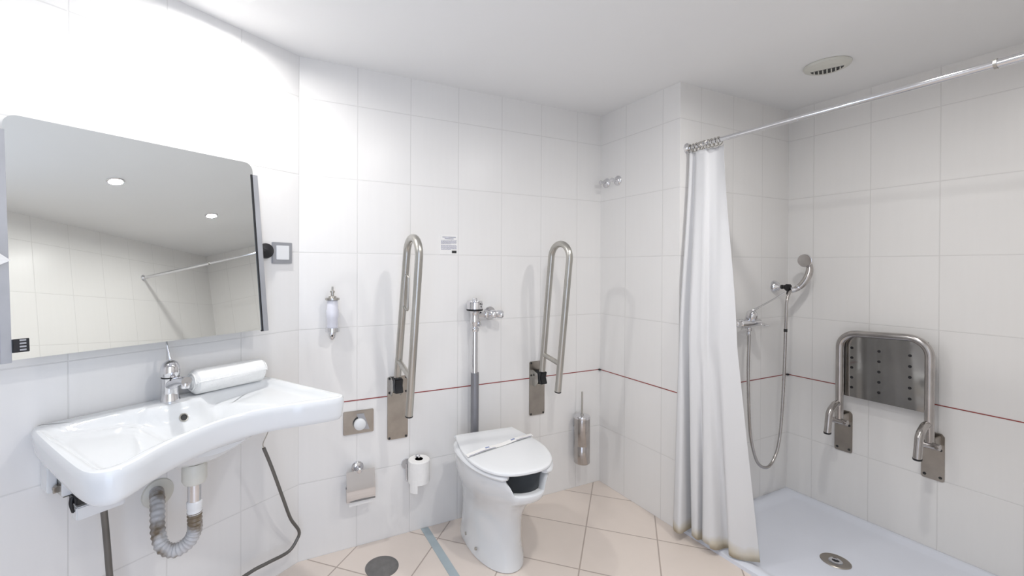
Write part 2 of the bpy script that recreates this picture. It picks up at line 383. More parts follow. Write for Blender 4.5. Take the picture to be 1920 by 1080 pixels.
for s, aa in ((1, a0), (-1, a1)):
    i, o_ = (aa+.003, aa-.017) if s == 1 else (aa-.003, aa+.017)
    bar = t.part('side_bar', [plate([(o_, b0-.006), (i, b0-.006), (i, b1-.045), (o_, b1-.045)], MM, -.014, .004)], M_ALU, smooth=False, bevel=.001)
    if s == 1: t.part('seal', [plate([(i, b0-.006), (i+.006, b0-.006), (i+.006, b1-.045), (i, b1-.045)], MM, -.006, .003)], M_BLACK, parent=bar, smooth=False)
    px = .158 if s == 1 else .945
    pv = t.part('pivot_knob', [lathe([(.010, 0), (.028, .004), (.031, .012), (.028, .022), (.014, .028), (0, .029)], LW(px, 0, ZM), LNOR, 26), cyl(LW(px, .016, ZM), MM(aa, 0, -.006), .006, 10)], M_BLACK)
t.part('bottom_clip', [plate([(a1-.004, b0+.018), (a1-.034, b0+.018), (a1-.034, b0+.052), (a1-.004, b0+.052)], MM, 0, .010)], M_BLACK, bevel=.001, label='small black clip at the lower left corner')
t.part('clip_marks', [plate([(a1-.016, b0+.022+.008*k), (a1-.028, b0+.022+.008*k), (a1-.028, b0+.026+.008*k), (a1-.016, b0+.026+.008*k)], MM, .0101, .0108) for k in range(4)], M_ALU, smooth=False)
# ------------------------------------------------------------------ light switch
t = T('light_switch', 'square grey framed light switch with a white rocker right of the mirror', 'switch', tuple(LW(.083, 0, 1.286)))
t.part('frame', [plate(rrect(.083, 1.329, .044, .043, .003), FL, 0, .009)], M_ALU, bevel=.0012)
t.part('rocker', [plate(rrect(.083, 1.330, .028, .029, .002), FL, .008, .0125)], M_PLAS, bevel=.001)
# ------------------------------------------------------------------ tissue at left edge
tp = [LW(.99, .10, 1.31), LW(.93, .10, 1.315), LW(.906, .10, 1.306), LW(.884, .10, 1.286), LW(.905, .10, 1.274), LW(.94, .10, 1.262), LW(.99, .10, 1.26)]
t = T('tissue_dispenser', 'white tissue poking out of a wall dispenser at the far left edge', 'tissue dispenser', tuple(LW(1.06, 0, 1.22)))
t.part('box', [lbox(.985, 1.13, .001, .13, 1.22, 1.34)], M_PLAS, bevel=.008, seg=3)
t.part('tissue', [loft([[p+LNOR*(.004*sin(i*2.1)) for i, p in enumerate(tp)], [p+LNOR*(.0035+.004*sin(i*2.1)) for i, p in enumerate(tp)]])], M_PAPER)

# ------------------------------------------------------------------ washbasin
ZB = .838
def outline():
    P = [(.172, .004), (.30, .003), (.517, .003), (.70, .003), (.806, .004), (.826, .014), (.838, .04), (.845, .15), (.850, .30), (.852, .43),
         (.845, .482), (.826, .508), (.797, .517), (.760, .503), (.688, .458), (.62, .425), (.551, .402), (.48, .391), (.412, .396), (.34, .424), (.291, .452),
         (.24, .478), (.203, .492), (.178, .493), (.160, .482), (.150, .46), (.149, .42), (.150, .28), (.150, .14), (.150, .04), (.157, .012)]
    return [(p.x, p.y) for p in spline([(a, b, 0) for a, b in P], 6, True)]
def BSM(x): x = min(1, max(0, x)); return x*x*(3-2*x)
def BTOP(a, b):                                     # height of the upper face: flat tap deck, shallow side wings, deeper middle
    sm = BSM; fr = .385+1.15*(a-.48)**2; fr = min(fr, .49)
    dside = min(a-.150, .852-a); dk = .062+.050*math.exp(-((a-.515)/.10)**4)
    inside = sm((dside-.022)/.028)*sm((b-dk)/.030)*sm((fr-b-.004)/.030)
    wing = .018+.020*min(1, dside/.25)
    x = abs(a-.500)/(.085+.36*b); q = min(1, max(0, (1.0-x)/.62)); q = q*.85+.15*sm(q)
    bowl = .060*q*sm((b-dk)/.085)*sm((fr-b-.004)/.050)
    return ZB-wing*inside-bowl
def basin():
    O = outline(); C0 = (.5, .235); n = len(O)
    def inset(d):                                   # shift each outline point inwards along its normal
        out = []
        for i, (a, b) in enumerate(O):
            p, q = O[i-2], O[(i+2) % n]; tx, ty = q[0]-p[0], q[1]-p[1]; l = math.hypot(tx, ty) or 1; nx, ny = -ty/l, tx/l
            if (C0[0]-a)*nx+(C0[1]-b)*ny < 0: nx, ny = -nx, -ny
            out.append((a+nx*d, b+ny*d))
        return out
    sm = BSM
    def top(a, b, fr): return BTOP(a, b)
    rings = []
    for d, z in ((.060, ZB-.075), (.016, ZB-.079), (.006, ZB-.077), (.001, ZB-.070), (0, ZB-.060), (0, ZB-.022), (.0025, ZB-.009), (.008, ZB-.002), (.015, ZB)):
        # the apron leans in a little towards its bottom edge
        lean = .010*max(0, (ZB-z)/.07)
        rings.append([LW(a, max(b, .0015), z) for a, b in inset(d+lean)])
    I = inset(.015)
    for k in range(1, 30):
        s = 1-k/30.0; ring = []
        for a, b in I:
            a2, b2 = C0[0]+(a-C0[0])*s, C0[1]+(b-C0[1])*s; ring.append(LW(a2, b2, top(a2, b2, s)))
        rings.append(ring)
    v, f = loft(rings, False, False); k = len(v); v.append(LW(*C0, top(*C0, 0))); m = len(rings)*n
    for i in range(n): f.append((m-n+i, m-n+(i+1) % n, k))
    # underside: closes over the bowl bulge
    I2 = [(a, b) for a, b in inset(.07)]; prev = list(range(n)); 
    for kk in range(1, 14):
        s = 1-kk/14; base = len(v)
        for a, b in I2:
            a2, b2 = C0[0]+(a-C0[0])*s, C0[1]+(b-C0[1])*s; r = math.hypot((a2-.50)/.25, (b2-.21)/.17)
            v.append(LW(a2, b2, ZB-.075-.085*sm((1.1-r)/.9)))
        for i in range(n): f.append((prev[i], prev[(i+1) % n], base+(i+1) % n, base+i))
        prev = list(range(base, base+n))
    k = len(v); v.append(LW(*C0, ZB-.16))
    for i in range(n): f.append((prev[(i+1) % n], prev[i], k))
    return v, f
t = T('washbasin', 'wide white ceramic washbasin with a concave front on the wall below the mirror', 'washbasin', tuple(LW(.5, 0, .64)))
t.part('bowl', [basin()], M_CER)
ov = LNOR*(BTOP(.508, .130)-BTOP(.508, .142))/.012+V((0, 0, 1)); ov.normalize()
po = LW(.508, .136, BTOP(.508, .136)+.0015)
rg = t.part('overflow_ring', [lathe([(.0095, 0), (.0125, 0), (.0135, .002), (.012, .0035), (.0098, .003), (.0095, 0)], po, ov, 24)], M_STEEL, label='steel overflow ring')
t.part('overflow_hole', [disc(po-ov*.001, ov, .0098, .0015, .0003)], M_DARK, parent=rg)
# tilting bracket under it
t = T('basin_bracket', 'white metal bracket with black clamp lever under the left end of the washbasin', 'bracket', tuple(LW(.79, 0, .60)))
t.part('wall_plate', [lbox(.787, .808, .0, .055, .655, .762)], M_PLAS, bevel=.003)
t.part('arm', [lbox(.70, .786, .012, .10, .690, .700), lbox(.70, .79, .10, .106, .655, .757)], M_PLAS, bevel=.0015)
t.part('lower_rail', [lbox(.66, .768, .10, .135, .588, .624)], M_PLAS, bevel=.003)
t.part('inner_shelf', [lbox(.745, .786, .0, .10, .650, .700)], M_STEEL, smooth=False)
lv = t.part('clamp_lever', [lbox(.735, .772, .09, .150, .636, .656), tube(spline([LW(.772, .12, .652), LW(.776, .125, .636), LW(.772, .128, .612)], 5), .006, 10, rfun=lambda u: 1.1-.5*u)], M_BLACK, bevel=.002)
t.part('wing_bolt', [disc(LW(.79, .06, .668), LNOR, .009, .016), lbox(.781, .800, .07, .076, .660, .676)], M_DSTEEL, parent=lv)
t = T('basin_bracket', 'small metal bracket with a dark slot under the right half of the washbasin', 'bracket', tuple(LW(.27, 0, .70)))
t.part('wall_plate', [lbox(.24, .30, 0, .012, .690, .762)], M_PLAS, bevel=.002)
t.part('arm', [lbox(.262, .278, .012, .20, .735, .760)], M_PLAS, bevel=.002)
t.part('slot', [lbox(.245, .262, .10, .17, .748, .758)], M_BLACK, smooth=False)
# ------------------------------------------------------------------ tap
fc = (.517, .066)
t = T('basin_tap', 'chrome single-lever tap with a long upright lever on the back of the washbasin', 'tap', tuple(LW(*fc, ZB)))
t.part('body', [lathe([(.0275, 0), (.0280, .004), (.0255, .010), (.0235, .03), (.0235, .070), (.0245, .078)], LW(*fc, ZB), (0, 0, 1), 30)], M_CHROME)
t.part('spout', [tube(spline([LW(.517, .066, ZB+.048), LW(.517, .10, ZB+.064), LW(.517, .14, ZB+.075), LW(.517, .175, ZB+.079)], 6), .0165, 18, rfun=lambda u: 1.25-.35*u, flat=.85, up=(0, 0, 1)),
                 lathe([(.0105, 0), (.012, .002), (.012, .014), (.010, .018)], LW(.517, .168, ZB+.056), (0, 0, 1), 20)], M_CHROME)
cp = t.part('cap', [lathe([(.0245, 0), (.0265, .006), (.027, .018), (.0255, .032), (.020, .044), (.010, .051), (0, .053)], LW(.517, .066, ZB+.079), (0, .0, 1), 30)], M_CHROME)
t.part('gap_ring', [lathe([(.0236, 0), (.0252, .001), (.0252, .004), (.0236, .005)], LW(.517, .066, ZB+.0745), (0, 0, 1), 28)], M_DARK, parent=cp)
t.part('lever', [tube(spline([LW(.517, .066, ZB+.128), LW(.519, .060, ZB+.15), LW(.521, .048, ZB+.19), LW(.523, .042, ZB+.225), LW(.523, .042, ZB+.238)], 6), .0045, 12, rfun=lambda u: 1.5-.9*math.sin(min(1, u*1.6)*pi/2)+.3*(u > .93))], M_CHROME)
# ------------------------------------------------------------------ rolled towel
def towel():
    a0_, a1_ = .205, .452; off = .062; R1 = .0425; rings = []; n = 60
    def sec(a, sc, seedk):
        P = []
        for k in range(n):
            q = 2*pi*k/n; r = R1*sc*(1+.03*sin(3*q+seedk)+.015*sin(7*q+2*seedk))
            z = ZB+.002+R1*.96+sin(q)*r*.98; z = max(z, ZB+.0015); P.append(LW(a, off+cos(q)*r*1.05, z))
        return P
    m = 26
    for i in range(m+1):
        u = i/m; a = a0_+(a1_-a0_)*u; e = min(u, 1-u)*(a1_-a0_)
        rings.append(sec(a, 1-.28*max(0, 1-e/.012)**2, u*2.2))
    return loft(rings)
def towel_spiral(a_end, sgn):
    P = []
    for k in range(90):
        q = k/89*2*pi*2.6; r = .034*(1-k/89*.82); P.append(LW(a_end, .062+cos(q)*r, ZB+.043+sin(q)*r))
    return tube(P, .0028, 6)
tw = T('rolled_towel', 'rolled white terry towel lying on the washbasin beside the tap', 'towel', tuple(LW(.33, .062, ZB)))
tb = tw.part('roll', [towel()], M_TOWEL)
tw.part('towel_edge', [towel_spiral(.453, 1), towel_spiral(.204, -1), tube([LW(a/100, .062+.0445*cos(.15), ZB+.043+.044*sin(.15)) for a in range(21, 46, 2)], .0022, 6)], M_TOWEL)

# ------------------------------------------------------------------ siphon under the basin
t = T('siphon', 'corrugated grey waste pipe with chrome tail under the washbasin', 'drain pipe', tuple(LW(.51, 0, .41)))
t.part('outlet_collar', [lathe([(.018, .070), (.030, .070), (.034, .060), (.034, .020), (.030, .010), (.018, .010)], LW(.505, .20, .596), (0, 0, 1), 32)], M_OLDWHITE)
t.part('tail_pipe', [lathe([(.0185, 0), (.0185, .056), (.016, .058)], LW(.505, .20, .548), (0, 0, 1), 28)], M_CHROME, label='chrome tail pipe')
t.part('nut', [lathe([(.012, 0), (.0195, .002), (.0205, .012), (.0195, .016), (.021, .02), (.0215, .038), (.0185, .042)], LW(.505, .20, .508), (0, 0, 1), 28)], M_PLAS)
path = spline([LW(.505, .20, .515), LW(.504, .20, .48), LW(.503, .195, .45), LW(.517, .185, .418), LW(.545, .165, .402), LW(.568, .14, .418), LW(.570, .115, .455), LW(.560, .085, .50), LW(.545, .045, .528), LW(.535, .010, .535)], 16)
t.part('corrugated_hose', [tube(path, .0195, 20, rfun=lambda u: 1+.085*sin(u*2*pi*30))], M_SIPHON)
t.part('wall_rosette', [lathe([(.022, .018), (.028, .014), (.045, .006), (.047, 0), (.022, 0)], LW(.527, .0005, .524), LNOR, 34)], M_OLDWHITE)
single('grey_hose', [tube(spline([LW(.715, .12, .70), LW(.705, .11, .62), LW(.693, .10, .50), LW(.684, .095, .38), LW(.680, .095, .33), LW(.682, .09, .20), LW(.675, .06, .08), LW(.665, .05, .010)], 10), .0085, 12)],
       M_GHOSE, 'straight grey hose hanging from the left end of the washbasin', 'hose')
t = T('grey_hose', 'curved grey hose hanging below the middle of the washbasin', 'hose', tuple(LW(.2, .08, .10)))
t.part('hose', [tube(spline([LW(.219, .10, .590), LW(.185, .10, .50), LW(.130, .09, .352), LW(.085, .07, .25), LW(.040, .06, .175), LW(.045, .055, .140), LW(.085, .055, .110), LW(.175, .06, .118), LW(.24, .06, .122), LW(.31, .07, .118), LW(.40, .07, .06), LW(.46, .07, .012)], 10), .0065, 12)], M_GHOSE)
t.part('thin_wire', [tube(spline([LW(.219, .10, .59), LW(.221, .10, .61), LW(.208, .11, .65), LW(.205, .12, .70)], 6), .0018, 8)], M_STEEL)

# ------------------------------------------------------------------ soap dispenser
t = T('soap_dispenser', 'white pump soap bottle in a chrome wall holder left of the grab bar', 'soap dispenser', (.131, 0, .965))
px, py = .131, -.05
t.part('bottle', [lathe([(0, 1.006), (.022, 1.006), (.0245, 1.010), (.0245, 1.050), (.0270, 1.056), (.0270, 1.083), (.0245, 1.090), (.0225, 1.125), (.017, 1.132), (0, 1.133)], (px, py, 0), (0, 0, 1), 26)], M_LIQ)
t.part('pump', [lathe([(.026, 1.128), (.030, 1.130), (.030, 1.138), (.018, 1.140), (.015, 1.146), (.006, 1.148), (.006, 1.160), (.010, 1.162), (.010, 1.168), (.004, 1.172), (.004, 1.186), (0, 1.188)], (px, py, 0), (0, 0, 1), 22)], M_STEEL)
t.part('holder', [lathe([(.022, .990), (.0300, .992), (.0300, 1.010), (.026, 1.012), (.022, 1.010)], (px, py, 0), (0, 0, 1), 26),
                  lathe([(.016, .995), (.018, .985), (.014, .966), (.006, .956), (0, .955)], (px, py+.008, 0), (0, 0, 1), 22), box(px-.010, px+.010, -.03, 0, .975, 1.02)], M_CHROME)
t.part('lock_hole', [disc((px-.002, py-.008, .975), (0, -1, 0), .004, .004, .0005, 14)], M_DARK)

# ------------------------------------------------------------------ folding grab bars
def grabbar(x0, x1, xb, pts, cross, label, clip=None):
    xc = (x0+x1)/2; t = T('folding_grab_bar', label, 'grab bar', (xc, 0, .46), 'folded-up steel grab bars beside the toilet')
    pl = t.part('wall_plate', [plate(rrect(xc, .609, .0495, .148, .008), FA, 0, .006)], M_DSTEEL, bevel=.0008)
    for sx in (-1, 1):
        for z in (.469, .683, .749): t.part('screw', [disc((xc+sx*.040, -.006, z), (0, -1, 0), .0055, .0025)], M_DARK, parent=pl)
    P = fillet([(xb, y, z) for y, z in pts], .075, 12)
    lp = t.part('rail', [tube(P, .0165, 20)], M_STEEL)
    t.part('end_cap', [disc(V(P[-1])+(V(P[-1])-V(P[-2])).normalized()*-.002, (V(P[-1])-V(P[-2])), .0169, .006)], M_BLACK)
    t.part('cross_bar', [tube([(xb, *cross[0]), (xb, *cross[1])], .0125, 16)], M_STEEL)
    hy, hz = pts[0]
    t.part('hinge_fork', [plate([(-.006, hz+.0), (-.006, hz-.085), (-.028, hz-.088), (-.060, hz-.055), (-.052, hz-.01)], lambda a, b, o: V((xb-.024+o, a, b)), 0, .004),
                          plate([(-.006, hz+.0), (-.006, hz-.085), (-.028, hz-.088), (-.060, hz-.055), (-.052, hz-.01)], lambda a, b, o: V((xb+.020+o, a, b)), 0, .004)], M_STEEL, smooth=False)
    t.part('hinge_block', [plate([(-.020, hz+.0), (-.052, hz+.005), (-.082, hz+.0), (-.074, hz-.03), (-.086, hz-.062), (-.034, hz-.070), (-.026, hz-.03)], lambda a, b, o: V((xb-.019+o, a, b)), 0, .038)], M_BLACK, bevel=.003)
    if clip:
        t.part('paper_clip', [tube(fillet([(xb, y, z) for y, z in clip], .010, 5), .0050, 10)], M_STEEL)
    return t
grabbar(.386, .485, .420, [(-.052, .760), (-.205, 1.40), (-.365, 1.385), (-.229, .640)], [(-.072, .845), (-.262, .800)], 'folded steel grab bar on the wall left of the toilet, with a wire roll clip', clip=[(-.168, 1.245), (-.214, 1.232), (-.206, 1.085), (-.135, 1.100)])
grabbar(1.173, 1.273, 1.216, [(-.062, .712), (-.150, 1.40), (-.300, 1.385), (-.203, .640)], [(-.072, .808), (-.222, .783)], 'folded steel grab bar on the wall between the toilet and the brush holder')

# ------------------------------------------------------------------ notice
t = T('wall_notice', 'small white printed notice on the tiles above the flush valve', 'notice', (.695, 0, 1.337))
t.part('sheet', [plate([(.648, 1.336), (.743, 1.336), (.743, 1.434), (.648, 1.434)], FA, 0, .0015)], M_PAPER, smooth=False)
ln = []
for a, b, z, h in ((.660, .732, 1.424, .0035), (.672, .720, 1.416, .0035)): ln.append(plate([(a, z-h), (b, z-h), (b, z), (a, z)], FA, .0015, .0020))
t.part('heading', ln, M_INK, smooth=False)
ln = []
rnd = random.Random(3)
for k in range(11):
    z = 1.4065-k*.0042-(.003 if k > 4 else 0); b = .736 if k not in (4, 10) else .705
    a = .653
    while a < b:
        wd = rnd.uniform(.003, .011); ln.append(plate([(a, z-.0022), (min(a+wd, b), z-.0022), (min(a+wd, b), z), (a, z)], FA, .0015, .0020)); a += wd+.0015
o = t.part('text_lines', ln, M_INK, smooth=False); o['kind'] = 'stuff'
t.part('emblem', [plate([(.711, 1.343), (.736, 1.343), (.736, 1.356), (.711, 1.356)], FA, .0015, .0020)], M_DARK, smooth=False)

# ------------------------------------------------------------------ flush valve and pipe
fx, fy = .815, -.052
t = T('flush_valve', 'chrome flush valve on a tall grey pipe behind the toilet', 'flush valve', (fx, fy, .40))
t.part('lower_pipe', [tube([(fx+.002, fy, .36), (fx+.002, fy, .745)], .0205, 22)], M_GREYP, label='thick grey painted pipe')
t.part('upper_pipe', [tube([(fx, fy, .74), (fx, fy, .965)], .0165, 22)], M_CHROME)
t.part('valve_body', [lathe([(.0195, .952), (.0225, .958), (.0225, .968), (.017, .972), (.017, .985), (.0225, .992), (.024, 1.01), (.021, 1.022), (.021, 1.040), (.028, 1.050), (.034, 1.057)], (fx, fy, 0), (0, 0, 1), 28),
                      lathe([(.013, 0), (.014, .012), (0, .014)], (fx+.018, fy-.006, .990), (.6, -.8, 0), 16)], M_CHROME)
hd = t.part('valve_head', [lathe([(.036, 1.058), (.0405, 1.062), (.0405, 1.098), (.037, 1.106), (.014, 1.108), (.013, 1.116), (.010, 1.119), (0, 1.119)], (fx, fy, 0), (0, 0, 1), 32)], M_CHROME)
t.part('rubber_ring', [lathe([(.038, 1.056), (.0415, 1.058), (.0415, 1.065), (.038, 1.067)], (fx, fy, 0), (0, 0, 1), 32)], M_BLACK, parent=hd)
for dx, dz in ((-.005, 1.092), (.011, 1.090), (.003, 1.078)):
    a = math.atan2(-.93, -.35)+dx*22+.75; t.part('key_hole', [disc((fx+.0395*cos(a), fy+.0395*sin(a), dz), (cos(a), sin(a), 0), .0042, .0015, .0003, 12)], M_DARK, parent=hd)
t.part('side_arm', [tube([(fx, fy, 1.035), (fx+.085, fy, 1.035)], .0135, 18), lathe([(.017, 0), (.019, .003), (.019, .018), (.016, .022)], (fx+.055, fy, 1.035), (1, 0, 0), 22)], M_CHROME)
t.part('stop_valve', [lathe([(.016, 0), (.021, .008), (.021, .030), (.018, .034), (.0215, .040), (.0215, .062), (.015, .070), (0, .072)], (fx+.085, fy, 1.035), (.85, -.5, 0), 26),
                      cyl((fx+.110, 0, 1.035), (fx+.110, fy-.005, 1.035), .013), disc((fx+.110, 0, 1.035), (0, -1, 0), .034, .007)], M_CHROME)

# ------------------------------------------------------------------ toilet
TM = Matrix.Translation(V((.832, 0, 0))) @ Matrix.Rotation(R_(-4.2), 4, 'Z')
def TP(x, y, z): return TM @ V((x, y, z))
def ring(z, yb, yf, hw, nb=3.2, nf=2.1, yc=None, n=72, sc=0.0):
    yc = yb-(yb-yf)*.42 if yc is None else yc; out = []
    for k in range(n):
        a = 2*pi*k/n; c, s = cos(a), sin(a); e = nb if s > 0 else nf
        x = math.copysign(abs(c)**(2/e), c)*(hw-sc); y = math.copysign(abs(s)**(2/e), s)*((yb-yc-sc) if s > 0 else (yc-yf-sc))
        out.append((x, yc+y, z))
    return out
def sms(x): x = min(1, max(0, x)); return x*x*(3-2*x)
def lip(p, depth=.052):
    x, y, z = p; g = sms((.090-abs(x))/.032)*sms((-.44-y)/.06); return (x, y, z-depth*g*sms((z-.30)/.148))
t = T('toilet', 'white floor-standing toilet with closed lid and cut-out front rim against the back wall', 'toilet', (.83, -.3, 0))
R1 = []
for z, yb, yf, hw in ((0, -.055, -.462, .112), (.004, -.052, -.466, .117), (.03, -.052, -.464, .116), (.05, -.056, -.456, .111), (.10, -.060, -.450, .107), (.18, -.065, -.452, .107), (.22, -.070, -.460, .111), (.26, -.078, -.482, .122),
                      (.295, -.086, -.510, .137), (.33, -.094, -.545, .153), (.36, -.102, -.575, .164), (.39, -.108, -.597, .172), (.415, -.112, -.610, .177), (.436, -.115, -.617, .179), (.444, -.116, -.616, .178)):
    R1.append([lip(p) for p in ring(z, yb, yf, hw)])
for z, s in ((.448, .006), (.4485, .014), (.447, .030), (.440, .036), (.41, .042)):
    R1.append([lip(p) for p in ring(z, -.116, -.616, .178, sc=s)])
for z, yb, yf, hw in ((.36, -.17, -.535, .125), (.32, -.18, -.475, .100), (.27, -.19, -.420, .075), (.20, -.20, -.370, .050)):
    R1.append([lip(p) for p in ring(z, yb, yf, hw)])
t.part('pan', [loft([[TP(*p) for p in r_] for r_ in R1])], M_CER)
# v_, f_ = loft([[TP(p[0], p[1], .345) for p in ring(0, -.116, -.616, .178, sc=.056)], [TP(p[0], p[1], .343) for p in ring(0, -.116, -.616, .178, sc=.056)]])
def seatpath():
    P = []
    for k in range(61):
        a = -pi/2-R_(27)-(2*pi-R_(54))*k/60; c, s = cos(a), sin(a); e = 3.0 if s > 0 else 2.1
        P.append(TP(math.copysign(abs(c)**(2/e), c)*.168, -.335+math.copysign(abs(s)**(2/e), s)*(.19 if s > 0 else .268), .4605))
    return P
t.part('seat', [tube(seatpath(), .026, 16, rfun=lambda u: min(1, .55+min(u, 1-u)*40), flat=.55, up=(0, 0, 1))], M_PLAS)
def lid_outline(ins):
    P = [(-.140, -.150), (0, -.148), (.140, -.150), (.150, -.160), (.163, -.22), (.177, -.30), (.183, -.38), (.174, -.450), (.150, -.520), (.110, -.572), (.058, -.600), (0, -.607),
         (-.060, -.603), (-.117, -.577), (-.157, -.522), (-.178, -.452), (-.183, -.38), (-.177, -.30), (-.163, -.22), (-.150, -.160)]
    out = []
    for p in spline([(a, b, 0) for a, b in P], 5, True):
        d = V((p.x, p.y+.38, 0)); l = d.length; out.append((p.x*(l-ins)/l, -.38+(p.y+.38)*(l-ins)/l))
    return out
LR = []
for ins, z in ((.010, .4735), (.002, .4745), (0, .478), (.001, .4835), (.005, .4865), (.012, .4878), (.05, .4885), (.11, .489)):
    LR.append([TP(a, b, z) for a, b in lid_outline(ins)])
t.part('lid', [loft(LR)], M_PLAS)
for sx in (-1, 1): t.part('hinge', [tube([TP(sx*.095, -.135, .458), TP(sx*.045, -.135, .458)], .011, 14), cyl(TP(sx*.07, -.135, .445), TP(sx*.07, -.135, .458), .010)], M_PLAS)
for y in (-.205, -.325):
    p = TP(-.113, y, .046); n_ = (TM.to_3x3() @ V((-1, 0, .05))).normalized()
    t.part('bolt_cap', [disc(p-n_*.004, n_, .0065, .008)], M_STEEL)
# paper band over the lid
t = T('paper_band', 'white paper band lying across the closed toilet lid', 'paper band', tuple(TP(0, -.33, .489)))
bd = []
def bandpt(u, w_):
    x = -.183+.366*u; y = -.395+.105*u+w_*.030; z = .4905+.004*math.sin(u*pi*2.0)**2*(1 if 0.05 < u < .95 else 0)
    return TP(x, y, z)
bt = [[bandpt(i/24, w_) for w_ in (-.5, .5)] for i in range(25)]
vv, ff = [], []
for i, (a, b) in enumerate(bt): vv += [a, b, a+V((0, 0, .0006)), b+V((0, 0, .0006))]
for i in range(24):
    k = 4*i; ff += [(k, k+4, k+5, k+1), (k+2, k+3, k+7, k+6), (k, k+2, k+6, k+4), (k+1, k+5, k+7, k+3)]
ff += [(0, 1, 3, 2), (96, 98, 99, 97)]
t.part('strip', [(vv, ff)], M_PAPER)
def lined(u0, u1, w0, w1):
    out = []; n = 10
    for i in range(n):
        a, b = u0+(u1-u0)*i/n, u0+(u1-u0)*(i+1)/n; q = [bandpt(a, w0), bandpt(b, w0), bandpt(b, w1), bandpt(a, w1)]
        out.append(loft([[p+V((0, 0, .0007)) for p in q], [p+V((0, 0, .0011)) for p in q]]))
    return out
for u0, u1 in ((.02, .40), (.72, .98)): t.part('print_line', lined(u0, u1, -.46, -.30), M_INK, smooth=False)
for u0 in (.27, .66): t.part('emblem', lined(u0, u0+.06, .05, .38), M_BLUEINK, smooth=False)

# ------------------------------------------------------------------ paper holders on the toilet wall
t = T('toilet_roll', 'full white toilet roll standing upright on a chrome wall spindle', 'toilet roll', (.522, -.062, .265))
t.part('paper', [lathe([(.019, .372), (.047, .372), (.0505, .369), (.0505, .268), (.048, .265), (.019, .265), (.019, .372)], (.522, -.062, 0), (0, 0, 1), 40),
                 loft([[V((.522-.0508*cos(a), -.062-.0508*sin(a), z)) for a in [R_(20+i*5) for i in range(10)]]+[V((.522-.0525*cos(a), -.062-.0525*sin(a), z)) for a in [R_(65-i*5) for i in range(10)]] for z in (.232, .300, .369)])], M_PAPER)
t.part('core', [lathe([(.018, .371), (.0195, .371), (.0195, .266), (.018, .266), (.018, .371)], (.522, -.062, 0), (0, 0, 1), 30)], M_BLACK, label='cardboard core coloured black for the shade in the hole')  # core painted black for the shade inside the roll
t = T('spare_roll_spindle', 'chrome wall spindle holding the upright toilet roll', 'roll spindle', (.50, 0, .25))
t.part('rosette', [disc((.478, 0, .335), (0, -1, 0), .024, .008)], M_CHROME)
t.part('spindle', [tube(fillet([(.478, -.006, .335), (.478, -.010, .256), (.522, -.062, .256), (.522, -.062, .383)], .006, 4), .0045, 10), lathe([(.010, 0), (.012, .003), (.008, .008), (0, .009)], (.522, -.040, .376), (0, 0, 1), 16), cyl((.522, -.062, .378), (.522, -.040, .378), .0035)], M_CHROME)
t = T('toilet_paper_holder', 'chrome toilet paper holder with hanging cover plate left of the upright roll', 'paper holder', (.25, 0, .2))
t.part('rosette', [lathe([(0, 0), (.027, 0), (.027, .005), (.022, .010), (.012, .013), (.010, .030), (.013, .034), (.013, .046), (.008, .050), (0, .050)], (.249, 0, .362), (0, -1, 0), 28)], M_CHROME)
cov = []
prof = [(-.046, .365), (-.050, .345), (-.056, .315), (-.062, .285), (-.065, .262), (-.064, .245), (-.060, .235)]
cov.append(loft([[V((x, y+o, z)) for y, z in spr] for x, o, spr in [(.192, 0, prof+[(y+.0018, z) for y, z in prof[::-1]]), (.317, 0, prof+[(y+.0018, z) for y, z in prof[::-1]])]]))
t.part('cover', cov, M_CHROME)
t.part('roller', [tube(fillet([(.204, -.046, .345), (.196, -.035, .300), (.196, -.040, .228), (.312, -.040, .228)], .008, 4), .0042, 10), lathe([(0, 0), (.007, .003), (.007, .009), (0, .012)], (.200, -.035, .292), (-1, 0, 0), 14)], M_CHROME)
t.part('paper_remnant', [plate([(.204, .236), (.308, .236), (.308, .216), (.204, .212)], lambda a, b, o: V((a, -.048-o, b)), 0, .004)], M_PAPER, smooth=False)
# flush plate with white knob
t = T('button_plate', 'square satin steel wall plate with a round white knob right of the washbasin', 'wall plate', (.253, 0, .515))
t.part('plate', [plate(rrect(.253, .568, .068, .052, .005), FA, 0, .008)], M_DSTEEL, bevel=.0015)
t.part('flap', [plate([(.243, .606), (.275, .606), (.302, .530), (.268, .535)], FA, .008, .012)], M_ALU, smooth=False, label='grey triangular flap')
t.part('knob', [lathe([(0, 0), (.024, 0), (.027, .006), (.026, .016), (.020, .021), (.008, .023), (0, .0235)], (.256, -.008, .561), (0, -1, 0), 30)], M_PLAS, label='round white knob')
t.part('shadow_gap', [lathe([(.026, 0), (.029, .001), (.026, .002)], (.256, -.008, .565), (0, -1, 0), 26)], M_DARK)
# toilet brush
bx, by = 1.490, -.062
t = T('toilet_brush_holder', 'polished steel toilet brush holder mounted low on the wall right of the toilet', 'toilet brush', (bx, 0, .17))
t.part('canister', [lathe([(0, .170), (.042, .170), (.044, .173), (.044, .268), (.0425, .270), (.0425, .272), (.044, .274), (.044, .420), (.043, .424)], (bx, by, 0), (0, 0, 1), 36)], M_SSTEEL)
ld = t.part('lid', [lathe([(.0445, .422), (.0455, .425), (.0455, .432), (.042, .437), (.010, .439), (0, .439)], (bx, by, 0), (0, 0, 1), 36)], M_CHROME)
t.part('handle', [tube([(bx, by, .437), (bx, by, .570)], .0048, 12), disc((bx, by, .437), (0, 0, 1), .009, .006)], M_STEEL)
t.part('wall_bracket', [box(bx-.016, bx+.016, by+.040, 0, .33, .36)], M_CHROME)

